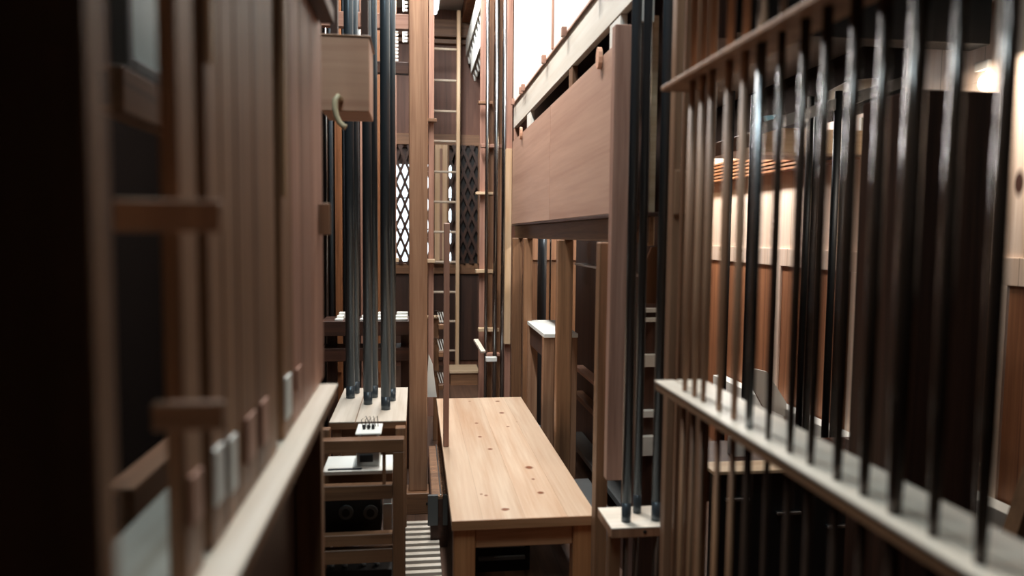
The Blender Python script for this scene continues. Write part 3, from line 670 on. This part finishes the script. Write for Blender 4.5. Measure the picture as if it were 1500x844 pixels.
# pale lath between these pipes
B(atY(954, 150, 2.1).x, atY(963, 150, 2.1).x, 2.1, 2.13, atY(958, 360, 2.1).z, atY(958, 22, 2.1).z).obj('pale_lath', M['paleX'], label='pale lath in the dark gap between the right metal pipes', cat='lath')
p = pbox(934, 375, 968, 386, 2.2, .06)
# things seen low between the pipes
Y3 = 2.55
a, b2 = atY(938, 460, Y3), atY(972, 460, Y3)
t = thing('action_shelf', ((a.x+b2.x)/2, Y3, 0), 'dark shelf unit with white edges seen between the right metal pipes', 'shelf')
for (ya, yb) in ((452, 458), (466, 472), (520, 538), (602, 612), (640, 668)):
    z0_, z1_ = atY(955, yb, Y3).z, atY(955, ya, Y3).z; B(a.x, b2.x, Y3, Y3+.03, z0_, z1_).obj('white_edge', M['card'], t)
B(a.x, b2.x+.1, Y3+.0305, Y3+.2, 0, atY(955, 452, Y3).z).obj('body', M['dark'], t)
Y3 = 2.85; q = [(946, 385), (955, 362), (964, 362), (964, 448), (946, 448)]
m = MB(); m.prism([(atY(x, y, Y3).x, atY(x, y, Y3).z) for x, y in q], 'Y', Y3, Y3+.02); m.obj('angled_board', M['oak'], label='angled light brown board seen between the right metal pipes', cat='board')

# ------------------------------------------------------------------ right near rack
XRr = .50
bots = [(1003, 575), (1017, 582), (1030, 590), (1053, 603), (1075, 614), (1097, 628), (1125, 643), (1157, 661), (1187, 680), (1226, 702), (1265, 726), (1310, 753), (1366, 790), (1435, 828), (1522, 880)]
zs_ = [atX(x, y, XRr).z for x, y in bots]; ZR = sum(zs_[:12])/12
print('RACK z', min(zs_), max(zs_))
xe = atZ(962, 557, ZR); xf_ = atZ(1260, 745, ZR); XF = (xe.x+xf_.x)/2
xb_ = atZ(1260, 672, ZR).x; xg = atZ(1260, 709, ZR).x
yE = xe.y
print('rack', XF, xg, xb_, yE)
ZT = atX(1100, 343-.552*491, XRr).z
t = thing('rack_board', (XF, 1.0, ZR-.02), 'pale blurred lower rail of the right-hand pipe rack', 'rack')
B(XF, xg-.002, .3, yE, ZR-.004, ZR, bev=.0005).obj('front_board', M['sill'], t)
B(xg+.002, xb_, .3, yE, ZR-.004, ZR, bev=.0005).obj('rear_board', M['sill'], t)
B(XF+.001, xb_, .3, yE-.002, ZR-.019, ZR-.0045).obj('under_rail', M['brownY'], t)
B(xb_-.02, xb_, yE-.04, yE-.01, 0, ZR-.0225).obj('post', M['brown'], t)
t = thing('rack_rail', (XF, 1.0, ZT), 'brown blurred upper rail of the right-hand pipe rack', 'rack')
B(XF-.002, XF+.07, .3, yE, ZT, ZT+.010, bev=.002).obj('rail', M['oak'] , t)
rads = [5, 5, 5, 5.5, 6, 7.5, 5.5, 7, 7.5, 9, 9.5, 14, 10.5, 12.5, 16]
for i, (x, y) in enumerate(bots):
    q = atZ(x, y, ZR); q = Vector((XRr, atX(x, y, XRr).y, ZR))
    dist = (q-CAM).dot(Fw); r = rads[i]*dist/F
    mt = M['copper'] if i != 5 else M['tin']
    if i < 5: mt = M['oak']
    t = thing('rack_pipe', (q.x, q.y, ZR), '%s slim pipe from the far end of the right-hand rack' % ORD[i], 'pipe')
    ztop = ZC-.04
    MB().tube([(q.x, q.y, ZR+.0005), (q.x, q.y, ZR+.02), (q.x, q.y, ZR+.12), (q.x, q.y, ZT-.0005)], [r*.7, r*.75, r, r], 18).obj('body', mt, t)
    MB().tube([(q.x, q.y, ZT+.0105), (q.x, q.y, ztop)], r*.95, 18).obj('upper_body', mt, t)
    MB().tube([(q.x, q.y, .02), (q.x, q.y, ZR-.0225)], r*.8, 14).obj('foot', M['copper'] if i > 4 else M['brown'], t)
# four flat wooden pipes at the far end, beyond the rods
for k, (xa, xb) in enumerate(((986, 998), (1001, 1014), (1018, 1029), (1032, 1047))):
    Y = 1.62+.02*k; a, b2 = atY(xa, 250, Y).x, atY(xb, 250, Y).x
    t = thing('wooden_pipe', ((a+b2)/2, Y, 0), '%s flat brown wooden pipe at the far end of the right-hand rack' % ORD[k], 'pipe')
    B(a, b2, Y, Y+.03, 0.02, ZC-.05, bev=.002).obj('body', M['oak'], t)
    B(a+.003, b2-.003, Y-.006, Y-.0005, 1.35, 1.45).obj('cap', M['oak'], t)

# ------------------------------------------------------------------ right chamber
def wx(x, y, X=XR): return atX(x, y, X)
z1, z0 = H-.075*XR/1.9, wx(1250, 398).z
zrt = wx(1250, 368).z; ztp = wx(1112, 250).z
struct('wall_boarding', B(XR-.015, XR, 1.2, 5.35, zrt-.01, ztp+.16, bev=0), M['rightw'])
struct('wall_boarding_near', B(XR-.015, XR, 1.2, 2.72, ztp+.161, 2.11, bev=0), M['rightw'])
print('rail', zrt, z0)
struct('trim_5', B(XR-.03, XR, 2.0, 5.35, z0, zrt), M['rightw'])
for (x) in (1147, 1262, 1478):
    y = wx(x, 400).y; 
    struct('trim_%d' % (6+[1147, 1262, 1478].index(x)), B(XR-.03, XR, y-.03, y+.03, 0, z0-.001), M['rightw'])
zl1, zl0 = wx(1303, 655).z, wx(1303, 687).z
struct('trim_9', B(XR-.10, XR-.031, 1.9, 4.3, zl0, zl1), M['card'])
# orange lower boarding
struct('wall_dado', B(XR-.02, XR, 1.2, 5.35, 0, z0-.002, bev=0), wood('dado_boards', '9c6a4a', '744a33', 'Z', .5, strips=(1, .23, .14), knot_density=4.5))
Yw = 3.6
q = [(1104, 540), (1124, 545), (1152, 590), (1153, 612), (1118, 596), (1104, 570)]
m = MB(); m.prism([(atY(x, y, Yw-.2).x, atY(x, y, Yw-.2).z) for x, y in q], 'Y', Yw-.2, Yw-.18)
m.obj('white_offcut', M['card'], label='white angular sheet leaning low in the right chamber', cat='sheet')
# shelf beam and stack of thin boards high on the wall
p = pbox(1115, 190, 1335, 204, 2.9, .5)
t = thing('chamber_beam', ((p[0]+p[1])/2, 2.9, p[4]), 'wooden shelf beam crossing the upper right chamber', 'beam'); CB = t
CBZ = p[5]; B(p[0], XR-.05, 2.9, 3.0, p[4]-.06, p[5]).obj('beam', M['paleX'], t); B(p[0], XR-.05, 3.001, 3.45, p[4]-.03, p[5]-.005).obj('shelf', M['brownX'], t)
zst = wx(1120, 252, 1.8).z
t = thing('board_stack', (1.82, 3.6, zst), 'stack of thin brown boards along the right wall top', 'stack')
for k in range(6):
    B(1.84+.008*k, XR-.001, 3.0+.05*k, 4.9-.04*k, zst+k*.022, zst+k*.022+.012).obj('board', M['brownY'] if k % 2 else M['orange'], t)
# dark chests overhead
p = pbox(1085, 60, 1330, 150, 2.3, .5)
t = thing('overhead_chest', (1.3, 3.2, 2.12), 'black chest overhead in the right chamber', 'chest')
B(.92, XR-.02, 2.35, 5.2, 2.12, 2.7).obj('body', M['black'], t)
B(.9, XR-.05, 2.25, 2.34, 1.94, 2.12).obj('bearer', M['black'], t)
m = MB(); a, b2 = atY(1110, 190, 2.6), atY(1330, 118, 2.6); m.beam(a, b2, .05, .04); m.obj('diagonal_brace', M['black'], label='black slanting brace below the overhead chest', cat='brace')
q = [(1165, 172), (1175, 148), (1205, 132), (1252, 128), (1252, 148), (1195, 172)]
m = MB(); m.prism([(atY(x, y, 2.9).x, atY(x, y, 2.9).z) for x, y in q], 'Y', 2.9-.2, 2.9-.16); m.obj('ceiling_gap_patch', M['white'], CB)  # pale patch put in for a gap where the ceiling shows
q = [(1118, 170), (1137, 168), (1128, 182)]
m = MB(); m.prism([(atY(x, y, 2.7).x, atY(x, y, 2.7).z) for x, y in q], 'Y', 2.7, 2.72); m.obj('blue_gap_patch', plain('blue_card', '6fb4cc', .5), label='small light blue triangle put in for a ceiling gap under the overhead chest', cat='tag')  # triangle added for a bluish gap below the chest
for k, (x0_, y0_, x1_, y1_) in enumerate(((1262, 172, 1271, 190), (1312, 160, 1322, 190))):
    q = pbox(x0_, y0_, x1_, y1_, 2.95, .02); B(q[0], q[1], 2.95, 2.97, CBZ+.0005, q[5]).obj('white_gap_tag', M['card'], label='small white tag standing in for a ceiling gap above the chamber beam, %s one' % ['left', 'right'][k], cat='tag')  # slips added for small gaps of pale ceiling
# big dark wooden pipe
a, b2 = atY(1326, 400, 1.62).x, atY(1450, 400, 1.62).x
t = thing('large_wooden_pipe', ((a+b2)/2, 1.62, 0), 'very wide dark wooden pipe behind the right rack', 'pipe')
B(a, b2, 1.62, 1.82, 0, atY(1390, 132, 1.62).z, bev=.003).obj('body', M['dark'], t); B(a+.02, b2-.02, 1.60, 1.6195, .25, .4).obj('cap', M['dark'], t)
# dark metal pipes standing in the chamber
for k, (x0_, x1_, Y, mt) in enumerate(((1094, 1104, 2.7, 'lead'), (1176, 1185, 2.7, 'lead'), (1186, 1195, 2.8, 'lead'), (1215, 1225, 2.58, 'lead'), (1227, 1236, 2.6, 'lead'), (1134, 1139, 2.62, 'copper'), (1062, 1070, 2.65, 'lead'))):
    a, b2 = atY(x0_, 350, Y).x, atY(x1_, 350, Y).x
    organ_pipe(((a+b2)/2, Y, 0), (b2-a)/2, 1.84, 'dark chamber pipe behind the right rack, %s from the left' % ORD[[1, 3, 4, 5, 6, 2, 0][k]], M['iron'], foot=.2)
# low dark benches and clutter in the chamber
t = thing('chamber_ledge', (1.3, 1.9, 0), 'dark ledge with a pale edge low in the right chamber', 'ledge')
p = pbox(1045, 684, 1500, 689, 2.1, .1)
B(p[0], XR-.12, 2.1, 2.2, p[4], p[5]).obj('edge', M['paleX'], t); B(p[0]+.01, XR-.13, 2.13, 2.15, .01, p[4]-.0005).obj('front_panel', M['black'], t)  # black panel added over the lit floor, standing in for darkness below the edge
for k in range(7): B(p[0]+.05+k*.17, p[0]+.13+k*.17, 2.115, 2.1295, p[4]-.09-.05*(k % 3), p[4]-.08-.05*(k % 3)).obj('glint_strip', M['alu'], t)  # bare metal strips put in as the few glints in that dark
B(p[0]+.02, XR-.12, 2.2, 2.5, p[4]-.12, p[5]-.02).obj('shelf', M['darkX'], t)
for x in (p[0]+.03, 1.7): B(x, x+.04, 2.16, 2.2, 0, p[4]-.0005).obj('leg', M['dark'], t)
zld = p[5]-.02
for k, (x, w_, h_, mt, lb) in enumerate(((1085, .05, .06, 'card', 'small white box on the dark ledge, nearest the rack end'), (1165, .08, .05, 'grey', 'grey box on the dark ledge in the right chamber'), (1455, .06, .09, 'alu', 'shiny metal box on the dark ledge at the far right'), (1260, .05, .04, 'alu', 'small metal box in the middle of the dark ledge'))):
    a = atY(x, 660, 2.3); t = thing('relay_box', (a.x, 2.3, zld), lb, 'box')
    B(a.x-w_/2, a.x+w_/2, 2.3, 2.3+w_, zld+.0005, zld+h_).obj('case', M[mt], t); MB().tube([(a.x, 2.3+w_/2, zld+h_), (a.x, 2.3+w_/2, zld+h_+.012)], .008, 12).obj('knob', M['black'], t)
# leaning batten at the far right
a, b2 = atY(1482, 790, 1.3), atY(1515, 690, 1.3); a = b2+(a-b2)*(b2.z/(b2.z-a.z)); m = MB(); m.beam(a+Vector((0, 0, .01)), b2, .02, .035, up=(0, 1, 0)); m.obj('leaning_batten', M['brown'], label='brown batten leaning at the right edge of the picture', cat='batten')
# lamp of the chamber
a = atY(1470, 112, 2.3); warm = plain('lit_lamp', 'fff4e4', .4, 0, emis=18, noise=0)
t = thing('chamber_lamp', (a.x, 2.3, a.z), 'bright lamp at the upper right behind the rack', 'lamp')
MB().tube([atY(1440, 122, 2.3), atY(1520, 112, 2.3)], .024, 14).obj('tube', warm, t)
p0, p1 = atY(1440, 96, 2.3), atY(1520, 96, 2.3); B(p0.x, p1.x, 2.28, 2.34, a.z+.02, a.z+.05).obj('shade', M['plaster'], t)
# under-bench gear
t = thing('floor_blower', (.3, 3.0, 0), 'dark louvred unit on the floor under the bench', 'unit')
B(.22, .44, 2.75, 3.0, 0, .25).obj('case', M['black'], t)
for k in range(4): B(.24, .42, 2.735, 2.7495, .05+k*.05, .065+k*.05).obj('louvre', M['grey'], t)

# ------------------------------------------------------------------ light
def area(name, loc, sx, sy, e, col, rot=(0, 0, 0), spread=math.pi):
    l = bpy.data.lights.new(name, 'AREA'); l.shape = 'RECTANGLE'; l.size = sx; l.size_y = sy; l.energy = e; l.color = col; l.spread = spread
    o = bpy.data.objects.new(name, l); C.objects.link(o); o.location = loc; o.rotation_euler = rot; return o
area('ceiling_strip_far', (.15, 5.2, 3.42), .12, 1.4, 80, (1, .98, .96))
area('ceiling_strip_mid', (.05, 3.2, 3.42), .12, 1.6, 98, (1, .97, .94))
area('ceiling_strip_near', (.12, 1.1, 3.42), .12, 1.2, 22, (.86, .97, 1))
area('left_passage_strip', (-.29, .9, 3.42), .1, .6, 12, (.7, .92, 1))
area('chamber_tube', (1.68, 2.15, 1.90), .3, .06, 6, (1, .86, .72))
area('chamber_tube_far', (1.55, 4.0, 2.08), .1, 1.2, 38, (1, .95, .90))
area('stand_lamp', (1.4, 4.9, 2.1), .3, .3, 9, (1, .76, .5))
area('rod_highlight_strip', (-.25, -.75, 1.85), .03, .7, 2.6, (.3, .75, 1), rot=(math.radians(90), 0, math.radians(180)))  # unseen strip added behind the camera for cool highlights on the rods
w = bpy.data.worlds.new('world'); S.world = w; w.use_nodes = True
bg = w.node_tree.nodes['Background']; bg.inputs[0].default_value = (.82, .93, 1, 1); bg.inputs[1].default_value = 3.0
# the things that come in several
for o in bpy.data.objects:
    l = o.get('label', ''); g = None
    if 'slim pipe from the far end' in l: g = 'slim pipes in the right-hand rack'
    elif 'flat brown wooden pipe' in l: g = 'flat wooden pipes at the end of the right-hand rack'
    elif 'on the left sill' in l: g = 'wooden pipes on the left sill'
    elif 'left windchest' in l and o.get('category') == 'pipe': g = 'metal pipes on the left windchest'
    elif 'small block right of the bench' in l: g = 'metal pipes on the small block'
    elif 'dark chamber pipe' in l: g = 'dark pipes in the right chamber'
    elif 'white stepped block' in l: g = 'white stepped blocks on the dark shelf'
    elif 'pipe rank' == o.get('category'): g = 'pipe ranks under the ceiling'
    elif o.get('category') == 'lattice': g = 'lattice screens on the back wall'
    elif 'slotted end' in l: g = 'slotted beams at the left edge'
    elif o.name.startswith('cross_board'): g = 'cross boards of the left rank'
    elif o.name.startswith('relay_box'): g = 'boxes on the dark ledge'
    elif o.name.startswith('tracker_comb'): g = 'white toothed strips high on the left'
    elif 'white tag' in l: g = 'white tags put in for ceiling gaps above the chamber beam'
    elif o.name.startswith('magnet_unit'): g = 'black units in the left frame'
    elif o.name.startswith('upright_board'): g = 'narrow upright boards around the ladder'
    if g: o['group'] = g
for o in bpy.data.objects:
    if '_o' in o: del o['_o']
S.view_settings.view_transform = 'Standard'; S.view_settings.look = 'None'; S.view_settings.exposure = 0; S.view_settings.gamma = 1; S.view_settings.use_curve_mapping = False
